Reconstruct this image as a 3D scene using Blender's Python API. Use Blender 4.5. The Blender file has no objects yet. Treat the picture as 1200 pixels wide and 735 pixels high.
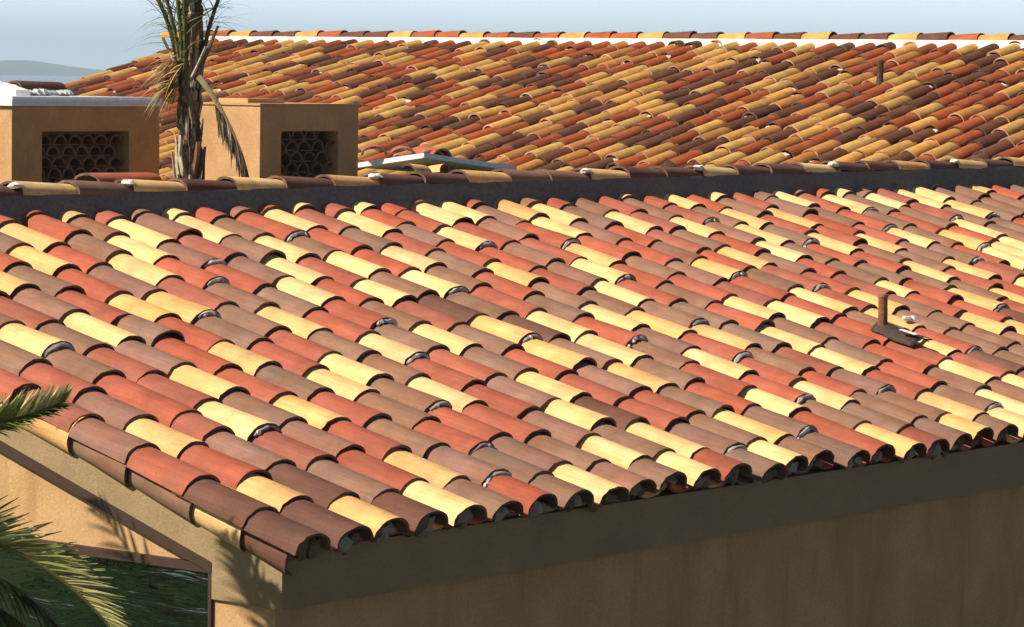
import bpy, math, random
from mathutils import Vector, Matrix
random.seed(7)
R = math.radians
scene = bpy.context.scene
COL = scene.collection
H = 5.0                                   # eye height above the ground
def V3(x, y, z): return Vector((x, y, z + H))   # heights are measured from the eye

# ------------------------------------------------------------------ objects
def link(o, parent=None):
    COL.objects.link(o)
    if parent is not None: o.parent = parent
    return o
def tag(o, label=None, cat=None, group=None, kind=None):
    if label: o['label'] = label
    if cat: o['category'] = cat
    if group: o['group'] = group
    if kind: o['kind'] = kind
    return o
def empty(name, loc):
    e = bpy.data.objects.new(name, None); e.location = loc; e.empty_display_size = .3
    return link(e)

class MB:
    """collects verts, faces, a colour and a surface coordinate per vertex; links them as ONE mesh object"""
    def __init__(s): s.v = []; s.f = []; s.c = []; s.u = []; s.m = []
    def add(s, vs, fs, col=(1, 1, 1), us=None, mi=0):
        o = len(s.v); s.v += [tuple(v) for v in vs]
        s.f += [tuple(i + o for i in f) for f in fs]; s.m += [mi] * len(fs)
        s.c += [(*col, 1)] * len(vs)
        s.u += us if us else [(v[0], v[1], v[2]) for v in vs]
    def box(s, a, b, col=(1, 1, 1), mi=0):
        x0, y0, z0 = a; x1, y1, z1 = b
        vs = [(x, y, z) for z in (z0, z1) for y in (y0, y1) for x in (x0, x1)]
        s.add(vs, [(0, 2, 3, 1), (4, 5, 7, 6), (0, 1, 5, 4), (2, 6, 7, 3), (0, 4, 6, 2), (1, 3, 7, 5)], col, None, mi)
    def prism(s, poly, d, col=(1, 1, 1), mi=0):
        """closed polygon (3D points) extruded by the vector d"""
        n = len(poly); d = Vector(d); p = [Vector(q) for q in poly]
        vs = p + [q + d for q in p]
        fs = [tuple(range(n)), tuple(range(2 * n - 1, n - 1, -1))] + [(i, i + n, (i + 1) % n + n, (i + 1) % n) for i in range(n)]
        fs = [fs[0][::-1], fs[1][::-1]] + [f[::-1] for f in fs[2:]]
        s.add(vs, fs, col, None, mi)
    def tube(s, pts, rad, seg=8, col=(1, 1, 1), wob=0, mi=0, cap=True):
        pts = [Vector(p) for p in pts]; n = len(pts)
        rad = rad if isinstance(rad, (list, tuple)) else [rad] * n
        vs = []; up = None
        for i, p in enumerate(pts):
            t = (pts[min(i + 1, n - 1)] - pts[max(i - 1, 0)]).normalized()
            if up is None:
                up = Vector((0, 0, 1)) if abs(t.z) < .9 else Vector((1, 0, 0))
            a = t.cross(up).normalized(); b = a.cross(t).normalized(); up = b
            for k in range(seg):
                w = 2 * math.pi * k / seg
                r = rad[i] * (1 + random.uniform(-wob, wob))
                vs.append(p + a * math.cos(w) * r + b * math.sin(w) * r)
        fs = [(i * seg + k, i * seg + (k + 1) % seg, (i + 1) * seg + (k + 1) % seg, (i + 1) * seg + k) for i in range(n - 1) for k in range(seg)]
        if cap: fs += [tuple(range(seg))[::-1], tuple(range((n - 1) * seg, n * seg))]
        s.add(vs, fs, col, None, mi)
    def lump(s, c, ax, ay, az, col, n=7, wob=.25, mi=0):
        """a rough lump of mortar; ax, ay, az are its half axes as vectors"""
        c = Vector(c); ax = Vector(ax); ay = Vector(ay); az = Vector(az); vs = []; fs = []
        rows = 5
        for i in range(rows + 1):
            th = math.pi * i / rows
            for k in range(n):
                ph = 2 * math.pi * k / n
                r = 1 + random.uniform(-wob, wob)
                vs.append(c + (ax * math.sin(th) * math.cos(ph) + ay * math.sin(th) * math.sin(ph) + az * math.cos(th)) * r)
        for i in range(rows):
            for k in range(n):
                fs.append((i * n + k, (i + 1) * n + k, (i + 1) * n + (k + 1) % n, i * n + (k + 1) % n))
        s.add(vs, fs, col, None, mi)
    def build(s, name, mats, parent=None, smooth=35, base=None):
        me = bpy.data.meshes.new(name)
        b = Vector(base) if base is not None else Vector((0, 0, 0))
        if parent is not None:
            b = Vector((0, 0, 0)); q = parent
            while q is not None: b = b + q.location; q = q.parent
        me.from_pydata([tuple(Vector(v) - b) for v in s.v], [], s.f)
        a = me.color_attributes.new('own_colour', 'FLOAT_COLOR', 'POINT')
        a.data.foreach_set('color', [x for c in s.c for x in c])
        a = me.attributes.new('surf', 'FLOAT_VECTOR', 'POINT')
        a.data.foreach_set('vector', [x for c in s.u for x in c])
        mats = mats if isinstance(mats, (list, tuple)) else [mats]
        for m in mats: me.materials.append(m)
        me.polygons.foreach_set('material_index', s.m)
        if smooth:
            me.polygons.foreach_set('use_smooth', [True] * len(me.polygons))
            me.set_sharp_from_angle(angle=R(smooth))
        else:
            me.polygons.foreach_set('use_smooth', [False] * len(me.polygons))
        me.update()
        o = bpy.data.objects.new(name, me)
        if parent is None: o.location = b
        return link(o, parent)

# ------------------------------------------------------------------ materials
class NT:
    def __init__(s, name):
        s.m = bpy.data.materials.new(name); s.m.use_nodes = True
        s.t = s.m.node_tree; s.t.nodes.clear()
        s.out = s.n('ShaderNodeOutputMaterial'); s.b = s.n('ShaderNodeBsdfPrincipled')
        s.t.links.new(s.b.outputs[0], s.out.inputs[0])
    def n(s, ty, **k):
        x = s.t.nodes.new(ty)
        for a, v in k.items(): setattr(x, a, v)
        return x
    def l(s, a, b): s.t.links.new(a, b)
    def noise(s, vec, scale, detail=3, rough=.6, dist=0):
        x = s.n('ShaderNodeTexNoise'); x.inputs['Scale'].default_value = scale; x.inputs['Detail'].default_value = detail
        x.inputs['Roughness'].default_value = rough; x.inputs['Distortion'].default_value = dist
        if vec is not None: s.l(vec, x.inputs['Vector'])
        return x.outputs['Fac']
    def ramp(s, fac, a, b, va=0., vb=1.):
        x = s.n('ShaderNodeMapRange'); x.inputs[1].default_value = a; x.inputs[2].default_value = b
        x.inputs[3].default_value = va; x.inputs[4].default_value = vb; s.l(fac, x.inputs[0]); return x.outputs[0]
    def mix(s, fac, a, b, mode='MIX'):
        x = s.n('ShaderNodeMix', data_type='RGBA', blend_type=mode)
        for i, v in ((0, fac), (6, a), (7, b)):
            if hasattr(v, 'links'): s.l(v, x.inputs[i])
            elif i == 0: x.inputs[0].default_value = v
            else: x.inputs[i].default_value = (*v, 1) if len(v) == 3 else v
        return x.outputs[2]
    def scale(s, col, fac):
        x = s.n('ShaderNodeVectorMath', operation='SCALE'); s.l(col, x.inputs[0])
        if hasattr(fac, 'links'): s.l(fac, x.inputs[3])
        else: x.inputs[3].default_value = fac
        return x.outputs[0]
    def mapping(s, vec, sc):
        x = s.n('ShaderNodeMapping'); x.inputs['Scale'].default_value = sc; s.l(vec, x.inputs['Vector']); return x.outputs[0]
    def bump(s, h, strength, dist):
        x = s.n('ShaderNodeBump'); x.inputs['Strength'].default_value = strength; x.inputs['Distance'].default_value = dist
        s.l(h, x.inputs['Height']); s.l(x.outputs[0], s.b.inputs['Normal'])
    def attr(s, name, out=1):
        return s.n('ShaderNodeAttribute', attribute_name=name).outputs[out]
    def done(s, col, rough=.85, spec=.3, metal=0):
        if hasattr(col, 'links'): s.l(col, s.b.inputs['Base Color'])
        else: s.b.inputs['Base Color'].default_value = (*col, 1)
        if hasattr(rough, 'links'): s.l(rough, s.b.inputs['Roughness'])
        else: s.b.inputs['Roughness'].default_value = rough
        s.b.inputs['Specular IOR Level'].default_value = spec; s.b.inputs['Metallic'].default_value = metal
        return s.m
def mul(t, a, b):
    x = t.n('ShaderNodeMath', operation='MULTIPLY'); t.l(a, x.inputs[0]); t.l(b, x.inputs[1]); return x.outputs[0]

def tile_mat(name, grime=.55):
    t = NT(name); c = t.attr('own_colour', 0); u = t.attr('surf')
    m1 = t.ramp(t.noise(u, 7, 4), .28, .72, .78, 1.16)
    m2 = t.ramp(t.noise(t.mapping(u, (2.2, 42, 9)), 1.5, 3, .65), .3, .7, .86, 1.11)
    m3 = t.ramp(t.noise(u, 150, 2), .3, .7, .90, 1.10)
    k = mul(t, mul(t, m1, m2), m3)
    c = t.scale(c, k)
    o = t.ramp(t.noise(t.mapping(u, (1., 1.6, 1.)), 3.6, 3, .55), .42, .72, 0, .9)   # flashed, more orange towards some ends
    c = t.mix(o, c, t.mix(1, c, (1, .80, .62), 'MULTIPLY'))
    e = t.ramp(t.noise(t.mapping(u, (1., .7, 1.)), 2.4, 4, .6, .4), .54, .78, 0, .62)     # scorched by the kiln
    c = t.mix(e, c, t.mix(1, c, (.58, .50, .46), 'MULTIPLY'))
    d = t.ramp(t.noise(u, 3.6, 5, .74, .6), .52, .74, 0, grime)     # dusty, weathered patches
    c = t.mix(d, c, t.mix(.6, c, (.17, .115, .085)))
    sp = t.ramp(t.noise(u, 62, 2), .68, .75, 0, .55)                 # dark pits and specks
    c = t.mix(sp, c, t.scale(c, .45))
    w = t.ramp(t.noise(u, 11, 5, .7, 1.2), .66, .74, 0, .5)          # a little lime bloom
    c = t.mix(w, c, t.mix(.35, c, (.55, .47, .38)))
    t.bump(t.noise(u, 120, 3), .35, .004)
    return t.done(c, .82, .25)

def stucco(name, col, stain, scale=1., amount=.5, rough=.9):
    t = NT(name); g = t.n('ShaderNodeTexCoord').outputs['Object']
    k = mul(t, t.ramp(t.noise(g, 2.6 * scale, 5, .6), .28, .72, .80, 1.14), t.ramp(t.noise(g, 60, 3), .3, .7, .88, 1.10))
    rgb = t.n('ShaderNodeRGB'); rgb.outputs[0].default_value = (*col, 1)
    c = t.scale(rgb.outputs[0], k)
    s1 = t.ramp(t.noise(t.mapping(g, (3, 3, .6)), 1.6 * scale, 5, .7, .5), .52, .74, 0, amount)
    c = t.mix(s1, c, stain)
    t.bump(t.noise(g, 90, 5, .75), .7, .006)
    return t.done(c, rough, .2)

def attr_mat(name, rough=.8, spec=.3, var=.18, sc=40, trans=0):
    t = NT(name); c = t.attr('own_colour', 0); g = t.n('ShaderNodeTexCoord').outputs['Object']
    c = t.scale(c, t.ramp(t.noise(g, sc, 4, .65), .3, .7, 1 - var, 1 + var))
    t.bump(t.noise(g, sc * 3, 3), .15, .004)
    m = t.done(c, rough, spec)
    if trans:
        tr = t.n('ShaderNodeBsdfTranslucent'); t.l(c, tr.inputs[0])
        mx = t.n('ShaderNodeMixShader'); mx.inputs[0].default_value = trans
        t.l(t.b.outputs[0], mx.inputs[1]); t.l(tr.outputs[0], mx.inputs[2]); t.l(mx.outputs[0], t.out.inputs[0])
    return m

M_TILE = tile_mat('fired_clay_tile')
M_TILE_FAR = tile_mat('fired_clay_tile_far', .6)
M_MORTAR = attr_mat('cement_mortar', .97, .0, .22, 45)
M_TAN = stucco('tan_trim_stucco', (.33, .230, .124), (.27, .185, .098), 1., .45)
M_PEACH = stucco('peach_stucco', (.53, .325, .155), (.36, .20, .085), .9, .8)
M_EAVEWALL = stucco('ochre_stucco', (.45, .255, .09), (.28, .15, .05), .7, .6)
M_HALL = stucco('brown_hall_stucco', (.22, .13, .07), (.17, .10, .05), 1., .5)  # hidden walls kept brown so they throw little light on the chimneys
M_CHIM = stucco('ochre_chimney_stucco', (.55, .315, .145), (.44, .24, .105), 1.4, .45)
M_FRAME = attr_mat('brown_painted_metal', .55, .4, .15, 18)
M_METAL = attr_mat('painted_sheet_metal', .45, .45, .12, 22)
M_RUST = attr_mat('rusty_steel', .75, .35, .45, 34)
M_PALM = attr_mat('palm_leaf', .5, .4, .22, 25, .22)
M_BARK = attr_mat('palm_bark', .9, .2, .4, 30)
M_LEAF = attr_mat('shrub_leaf', .55, .35, .3, 6, .2)
t = NT('dark_window_glass'); g = t.n('ShaderNodeTexCoord').outputs['Object']
t.bump(t.noise(t.mapping(g, (1, 1.1, 7)), 2.2, 3, .55, .8), .28, .02)
t.b.inputs['IOR'].default_value = 2.2
M_GLASS = t.done((.003, .009, .005), .03, .5)
# ------------------------------------------------------------------ clay tiles
PAL = {'Y': (.84, .58, .27), 'O': (.77, .455, .185), 'R': (.41, .115, .068), 'B': (.275, .155, .105), 'D': (.165, .078, .055)}
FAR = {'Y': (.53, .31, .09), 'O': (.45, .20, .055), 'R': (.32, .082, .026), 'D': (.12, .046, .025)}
def shade(code, f=1., j=.09, pal=None):
    c = (pal or PAL)[code]; v = f * random.uniform(1 - j, 1 + j); h = random.uniform(-.06, .06)
    if code == 'R' and not pal and random.random() < .25: c = (.36, .12, .08)
    if code == 'B' and random.random() < .3: c = (.285, .15, .112)
    return (c[0] * v * (1 + h), c[1] * v, c[2] * v * (1 - h))
def half_pipe(mb, o, S, X, L, r0, h0, r1, h1, lift0=0., lift1=0., th=.013, seg=12, col=(1, 1, 1), yaw=0., roll=0., hollow=False, clay=1.):
    """a tapered half-round clay tile lying along S from its wide end at o; X is its right-hand side"""
    S = Vector(S).normalized(); X = Vector(X).normalized(); N = X.cross(S)
    if yaw: q = Matrix.Rotation(yaw, 3, N); S = q @ S; X = q @ X
    if roll: q = Matrix.Rotation(roll, 3, S); X = q @ X; N = q @ N
    if hollow: N = -N; X = -X
    o = Vector(o); vs = []; us = []; cs = []; bc = random.uniform(.8, 1.2) * clay; body = (.16 * bc, .095 * bc, .064 * bc) if not hollow else col; rnd = (random.uniform(0, 50), random.uniform(0, 50), random.uniform(0, 50))
    rows = 3
    for j in range(rows):
        q = j / (rows - 1); r = r0 + (r1 - r0) * q; h = h0 + (h1 - h0) * q; li = lift0 + (lift1 - lift0) * q
        wb = random.uniform(-.003, .003)
        for sh in (0, th):
            for k in range(seg + 1):
                a = math.pi * k / seg
                x = (r - sh + wb) * math.cos(a); z = (h - sh) * math.sin(a) ** .9 + li
                e = random.uniform(-.004, .004) if j != 1 else 0
                vs.append(o + S * (L * q + e) + X * x + N * z)
                us.append((rnd[0] + L * q, rnd[1] + r * a, rnd[2] + sh * 3)); cs.append((*(body if sh else col), 1))
    w = seg + 1; fs = []
    for j in range(rows - 1):
        a = j * 2 * w; b = (j + 1) * 2 * w
        for k in range(seg):
            fs.append((a + k, b + k, b + k + 1, a + k + 1))
            fs.append((a + w + k, a + w + k + 1, b + w + k + 1, b + w + k))
        fs.append((a, a + w, b + w, b)); fs.append((a + seg, b + seg, b + w + seg, a + w + seg))
    b = (rows - 1) * 2 * w
    for k in range(seg):
        fs.append((k, k + 1, w + k + 1, w + k)); fs.append((b + k, b + w + k, b + w + k + 1, b + k + 1))
    if hollow: fs = [f[::-1] for f in fs]
    rim = range(2 * (rows - 1) * seg + 2 * (rows - 1), len(fs)) if not hollow else ()
    if rim:                                # rims show the bare clay, its tone also carrying painted shade and sun: own vertices, so that the slip colour ends at the edge
        n0 = len(vs)
        for i in rim:
            f = fs[i]; k0 = len(vs)
            for q in f: vs.append(vs[q]); us.append(us[q]); cs.append((*body, 1))
            fs[i] = tuple(range(k0, k0 + 4))
    c0 = len(mb.c); mb.add(vs, fs, col, us); mb.c[c0:] = cs

def mortar_arch(mb, c, S, X, N, r, h, a0, a1, fat, col, n=9):
    """mortar squeezed out under a tile's lip: a lumpy sausage along the inside of the arch"""
    pts = []; rad = []
    for i in range(n):
        a = a0 + (a1 - a0) * i / (n - 1)
        pts.append(c + X * (r * math.cos(a)) + N * (h * math.sin(a)) + S * random.uniform(-.006, .008))
        rad.append(fat * random.uniform(.65, 1.3) * (.6 if i in (0, n - 1) else 1))
    mb.tube(pts, rad, 6, col, .22)

# ------------------------------------------------------------------ FRONT BUILDING
GX = 9.95                                  # gable wall plane
EY, EZ = 9.0541, -1.9042                   # eave end of the tiles
PIT = R(16.2); SL = Vector((0, math.cos(PIT), math.sin(PIT))); XX = Vector((1, 0, 0)); NN = XX.cross(SL)
X0 = 10.0155; PITCH = .25693
XEND = X0 + PITCH * 58.6
XT = X0 - .04
front = tag(empty('tiled_house', V3(GX, 9.1, -H)), 'nearer stucco house under the large roof of bright cream, red and brown barrel tiles', 'house')
def roof_pt(x, s, n=0.): return V3(x, EY, EZ) + SL * s + NN * n
def roof_z(y): return EZ + (y - EY) * math.tan(PIT)

# walls ------------------------------------------------------------
m = MB(); BY = 13.12                       # back face of the lean-to
zt = roof_z(BY) - .12
m.box(V3(GX + .015, 9.15, -H), V3(GX + .3, 9.4965, -2.16), mi=0)                       # corner pier
m.box(V3(GX + .3, 9.15, -H), V3(XEND, 9.40, -2.165), mi=0)                              # wall under the eave
m.prism([V3(GX + .02, 12.3, -H), V3(GX + .02, BY, -H), V3(GX + .02, BY, zt - .1), V3(GX + .02, 12.3, roof_z(12.3) - .27)], (.3, 0, 0))
m.prism([V3(XEND, 9.15, -H), V3(XEND, BY, -H), V3(XEND, BY, zt), V3(XEND, 9.15, roof_z(9.15) - .13)], (.25, 0, 0))
m.box(V3(GX + .02, 9.4965, -H), V3(GX + .3, 12.3, -4.2))                                # wall below the window
m.build('wall', [M_PEACH], front, 0)
m = MB(); m.box(V3(GX + .33, BY - .25, -H), V3(XEND - .01, BY, zt), (.06, .052, .045))  # unseen wall, coloured dark to cut light bounced onto the chimneys
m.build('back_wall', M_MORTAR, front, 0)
# eave trim and gable trim ---------------------------------------------
m = MB()
m.box(V3(GX, 9.10, -2.165), V3(XEND + .2, 9.33, -1.93))
m.build('fascia', M_TAN, front, 0)
fr = lambda y: -2.007 + .3181 * (y - 9.4965)       # top edge of the raked window frame
m = MB()
ys = [9.3305, 9.4965, BY]
m.prism([V3(GX, 9.3305, -2.16), V3(GX, 9.4965, -2.16), V3(GX, 9.4965, fr(9.4965)), V3(GX, BY, fr(BY)), V3(GX, BY, roof_z(BY) - .06), V3(GX, 9.3305, roof_z(9.3305) - .06)], (.28, 0, 0))
m.build('gable_trim', M_TAN, front, 0)
# the gable window: raked head, transom, jamb, painted infill, glass --------
m = MB(); BR = (.05, .026, .017)
yl = 12.3
m.prism([V3(GX - .004, 9.4945, fr(9.4965) - .046), V3(GX - .004, 9.4945, fr(9.4945) + .001), V3(GX - .004, yl, fr(yl) + .001), V3(GX - .004, yl, fr(yl) - .045)], (.12, 0, 0), BR)
m.box(V3(GX + .004, 9.515, -2.0545), V3(GX + .11, yl, -2.017), BR)
m.box(V3(GX - .002, 9.4955, -4.2), V3(GX + .11, 9.513, -2.05), BR)
win = m.build('window', M_FRAME, front, 0)
m = MB()
m.prism([V3(GX + .03, 9.53, -2.0165), V3(GX + .03, yl, -2.0165), V3(GX + .03, yl, fr(yl) - .05), V3(GX + .03, 9.53 + .06, fr(9.59) - .046)], (.05, 0, 0))
tag(m.build('infill_panel', M_PEACH, win, 0), 'peach painted triangular panel')
m = MB()
m.box(V3(GX + .045, 9.514, -4.2), V3(GX + .06, yl, -2.056))
m.build('pane', M_GLASS, win, 0)

# the tile field: covers exactly as they are laid, pans between them --------
COLS = """-11D1 19D4 55R6 92B10 128R13 165R3 204R3 243Y3 279R3 316R3 351B3 386B3
-10D7 25O10 52Rm16 89O17 122B18 156R21 192B23 226O10 261R10 299Y10 337Y10 374Y10 408R10
-6O14 23D17 62B20 101R23 121R24 172B25 207Ym27 239B25 275R17 313O17 352B17 389Y17
-7D10 20B12 60R16 96Ym17 132R17 169R20 205B20 239R21 278B21 315R13 353O13 389Y13
-6Y15 27R13 67B17 103B17 141O19 175B19 211Y23 250B23 285O22 319O15 356Y15 393B15
-6B14 25O17 61R16 98O14 132R12 169R14 211Bm19 239R10 279Bm14 317R14 355B16 391B16
-5R16 23Bm16 59B15 96Rm14 132B12 167O13 199R14 237O16 270R13 309O13 343B11 377R15 411R15
-6B13 17B12 54Rm14 88B14 126Y14 159R9 197B11 235Om13 270B8 311R10 342O5 378R3 412R15
-7Y11 26B9 63R8 103Bm12 141Y12 174R12 210B13 247R15 288Y18 326B18 357Rm18 389R18
-4B8 22B4 60R6 101Y11 138B11 170B7 204Y10 242B11 279Rm12 316Y13 354B15 383Y14
-2B14 19Y17 50B12 87R10 124R12 162Ym12 195R11 232B12 268R10 306Bm9 340Y10 379R11 413Y13
-3Y16 24B14 63Ym18 94B12 131R12 171B14 209Rm17 245Y19 280B15 316R14 352Bm17 386B15
-3R14 20Y10 60D12 96Y10 132B11 169Y11 204B8 240R12 275Y11 312Bm10 344Y11 381Y11 419R11
-8B7 18Bm11 54Rm11 87R5 125R6 162B8 199R7 238Ym10 269R5 309Y7 344B9 375R6 411B9
-2Y12 23B10 62R12 97B9 135Om11 173Om13 208D10 245B12 281Y15 314B12 343Rm12 383B13
-1B6 22O1 62Bm6 98O4 134B0 172D6 208B5 246Ym9 280R9 317R11 353Y15 387R13
-6B9 27Bm7 62R6 100B8 135Y7 174Y10 210R11 251B15 285Y16 319Bm17 351R15 387Y21
-3R16 51Y17 84R11 123B12 160Rm13 198B15 234R15 272B16 308R16 342Y18 379R18 417R13
-7O12 27B10 65Rm8 102Y10 142B13 177Y12 215B13 252Om14 286R12 322B13 354R17 382Y19
-5R12 16B10 53Y15 87R8 125Rm10 163O11 201B13 236R11 273R12 313Ym14 345R8 376R7 411B13
-4B10 24B8 65R12 99B9 137O13 176Bm17 213Y16 248B15 282B19 316R19 355Ym25 389B24
-1O11 24B5 64Bm11 96R5 134B8 172B10 209R12 249Ym16 284R17 324B22 358Y24 396B8
-1B13 17O12 55R14 91Y13 128Y13 164Rm8 202B12 238R10 274O12 311Rm14 349B18 383R13
-2Y15 26Bm18 62R16 99B16 137B16 176Y17 210R16 250B19 285Rm20 323Y22 359O26 397R15
-1Y28 51B31 85R24 127R27 163Ym24 198R22 236B21 272R20 311B21 348Y25 382B17 420B28
0O32 30B32 60Y31 93R31 130R32 168R28 205R24 243Om26 273B28 306R21 339B20 376R18 412B32
-2R23 32Y23 65R27 102Y26 121Y20 139B26 177Y26 218B28 253R26 288R23 328Y28 363B28 400R23
-1R12 33R12 68D12 103Rm15 142O16 178R12 215Rm16 256O24 291B20 327R19 360R25 395B12
-1R2 32O2 65B2 98B7 134B8 171Om10 207R9 242B15 278Rm15 315Y18 348B20 388Y23
2R4 36R4 70B4 104B4 138B7 162B9 196R5 235R7 263Ym13 299B11 338Rm15 371R13 409B4
-1B4 41Y4 83B4 125Om11 158R2 195Y4 219B5 257B6 293Y6 331B9 367Y13 406R4
1B9 36B9 71Y9 106O9 141R4 179Rm4 216B0 251R-2 291Bm0 326O-2 360R-3 398R9
-1R6 40R6 80R6 121D6 161Om6 199B4 235Rm1 272Y2 309R1 347Bm3 382Y3
1B8 36R8 71O8 105B8 140R8 175B1 213Y2 250B-2 286Rm-2 320O-8 359R-3 397O8
2D-21 40B-21 79Y-21 117B-21 155O-21 194Rm-10 231B-9 269Y-6 304R-6 345Bm0 378B3 415B-21
1D-22 36R-22 71B-22 105D-22 140R-22 175R-22 210O-15 247B-13 284R-13 321B-8 359Y-8 395R-22
1R2 36R2 70R2 105B2 139B2 174Y2 208R2 242Bm-5 276Y-6 312Rm-8 351R-7 386B-10
2B-43 40R-43 79R-43 118R-43 156Y-43 195R-43 234R-20 272B-15 312B-9 347Ym-3 383R-2
0D-7 38B-7 76B-7 114R-7 152D-7 190R-7 229Y-7 267Om-10 301R-13 342B-11 381Y-7 416B-7
1O-7 35R-7 69D-7 103Y-7 138B-7 172O-7 206Y-7 241Y-7 275R-10 309B-13 351Y-3 380B-7 416Y-7
-1Y-6 34B-6 70B-6 106B-6 141B-6 177O-6 213R-6 248Y-6 284Y-9 323Rm-6 360R-10 396O-6
0Y-5 38R-5 77B-5 116Y-5 155B-5 194Y-5 232B-5 271B-5 310B-8 348Y-7 389B-6
0R-3 36R-3 72B-3 109R-3 145D-3 181B-3 217Y-3 253B-3 289B-3 325Om-4 362Y-3 401R-3
0B0 36R0 71Y0 107Y0 142B0 177B0 213Y0 248D0 284R0 319B0 355B0 390Y4
-1O5 35R5 72B5 109R5 145R5 182B5 218O5 255R5 291B5 328B5 365Bm5 400R5
0O9 38B9 75Y9 113B9 150B9 188O9 225R9 263R9 300Y9 338B9 375O7 411R9
1O15 37O15 73Y15 109R15 146O15 182B15 218B15 254D15 290B15 326R15 362R8 397R15
-1B15 35O15 72B15 107R15 144Y15 180B15 218R15 255Y15 293B15 330R15 367B15 405B15
0R15 35O15 73Y15 111R15 147O15 185R15 220B15 256B15 292Y15 329R15 363O15 401R15
1Y15 38R15 77R15 112R15 147D15 185R15 220O15 259Y15 296B15 330B15 365Y15 401Y15
-2B15 36R15 71B15 106B15 143R15 179Y15 216Y15 253B15 292B15 329O15 366O15 403B15
-1O15 34R15 69R15 107Y15 144Y15 179B15 214R15 250B15 288Y15 326Y15 360R15 398O15
-2R15 36R15 70B15 106O15 142B15 178B15 212R15 250R15 286R15 322B15 359R15 395Y15
-2Y15 32R15 69R15 103B15 141B15 177B15 212Y15 247B15 283R15 317O15 353Y15 388O15
0Y15 39B15 77R15 115B15 153Y15 191O15 228R15 263Y15 297O15 331B15 370B15 406B15
-1R15 37Y15 72D15 111D15 147R15 181Y15 219B15 253B15 292B15 328Y15 362R15 398R15
-2O15 32B15 67O15 103O15 137Y15 176Y15 212B15 249Y15 285Y15 321R15 358R15 393Y15
0B15 37B15 74R15 113O15 149R15 184Y15 220Y15 257R15 293Y15 327O15 362B15 399O15""".split('\n')
import re
m = MB(); mo = MB()
PIPE = (16.40, 1.36)
for k, line in enumerate(COLS):
    xs = []
    ws = line.split(); sv = [int(re.match(r'-?\d+', q)[0]) / 100 for q in ws]
    for iw, w in enumerate(ws):
        g = re.match(r'(-?\d+)([A-Z])(m?)(-?\d+)$', w)
        s = int(g[1]) / 100 + .018; code = g[2]; x = XT + PITCH * (k + int(g[4]) / 100); xs.append(x)
        lift = random.uniform(.011, .017) + (.010 if g[3] else 0)
        if g[3] and random.random() < .5: g = (g[0], g[1], g[2], '', g[4])
        L = max(.435, sv[iw + 1] - sv[iw] + .07) if iw + 1 < len(ws) else .435      # each tile runs up under the next
        if s + L > 4.04: L = 4.04 - s
        if L < .09: continue
        r0 = random.uniform(.109, .114); h0 = random.uniform(.080, .087)
        f = 1. if s > .45 or code in 'YO' else .92
        half_pipe(m, roof_pt(x, s), SL, XX, L, r0, h0, .096, h0 - .007, lift, 0., .012, 12, shade(code, f), random.gauss(0, .012), random.gauss(0, .02))
        if g[3]:
            gcol = random.choice(((.36, .34, .31), (.44, .42, .39), (.28, .26, .24)))
            mortar_arch(mo, roof_pt(x, s - .009, lift), SL, XX, NN, r0 - .017, h0 - .016, R(random.uniform(15, 45)), R(random.uniform(135, 168)), random.uniform(.009, .0135), gcol)
            for _ in range(random.randint(0, 2)):
                a = R(random.uniform(30, 165)); p = roof_pt(x + (r0 - .01) * math.cos(a), s - .015, lift + (h0 - .02) * math.sin(a)); q = random.uniform(.007, .012)
                mo.lump(p, XX * q, SL * q, NN * q, (.72, .70, .66))
        if s < .06:                        # mortar bedding inside the eave tiles
            for q in range(3):
                p = roof_pt(x + (-.055, .0, .05)[q] + random.uniform(-.015, .015), s + random.uniform(.045, .075), random.uniform(.0, .022))
                mo.lump(p, XX * random.uniform(.028, .048), SL * .03, NN * random.uniform(.022, .048), random.choice(((.36, .31, .25), (.26, .20, .15), (.20, .13, .09))), 7, .35)
    x = sum(xs) / len(xs) + PITCH / 2
    s = .035 + random.uniform(-.012, .012)
    while s < 3.95:
        L = min(.43, 4.0 - s)
        half_pipe(m, roof_pt(x, s, .036), SL, XX, L, .104, .058, .09, .05, .008, 0, .013, 8, shade(random.choice('YOORRRB'), random.uniform(.85, 1.05)), random.gauss(0, .012), 0, True)
        s += random.uniform(.35, .39)
# deck under the tiles
m.prism([roof_pt(GX + .012, .06, -.06), roof_pt(GX + .012, 4.06, -.06), roof_pt(GX + .012, 4.06, -.10), roof_pt(GX + .012, .06, -.10)], (XEND - GX, 0, 0), (.13, .10, .08))
roof = m.build('roof', M_TILE, front)

# verge tiles hung on their side along the gable edge -----------------
m = MB()
NV = (NN * math.cos(R(80)) - XX * math.sin(R(80))).normalized(); XV = SL.cross(NV)
for s, c, f in ((-.03, 'D', .9), (.235, 'Y', .92), (.53, 'B', .9), (.93, 'B', 1), (1.29, 'O', .95), (1.66, 'R', 1), (2.02, 'B', 1), (2.39, 'Y', 1), (2.75, 'R', 1), (3.12, 'B', 1), (3.48, 'O', 1)):
    half_pipe(m, roof_pt(GX + .04, s, -.03 + .018 * min(s, 1.7)), SL, XV, .43 if s < 3.8 else .38, .092, .08, .08, .064, .012, 0, .0135, 12, shade(c, f, .04), random.gauss(0, .012), random.gauss(0, .03))
m.build('verge', M_TILE, roof)
for s in (1.70, 1.80):
    mo.lump(roof_pt(GX - .02, s, -.02), XX * .03, SL * .06, NN * .03, (.75, .72, .66))

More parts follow.
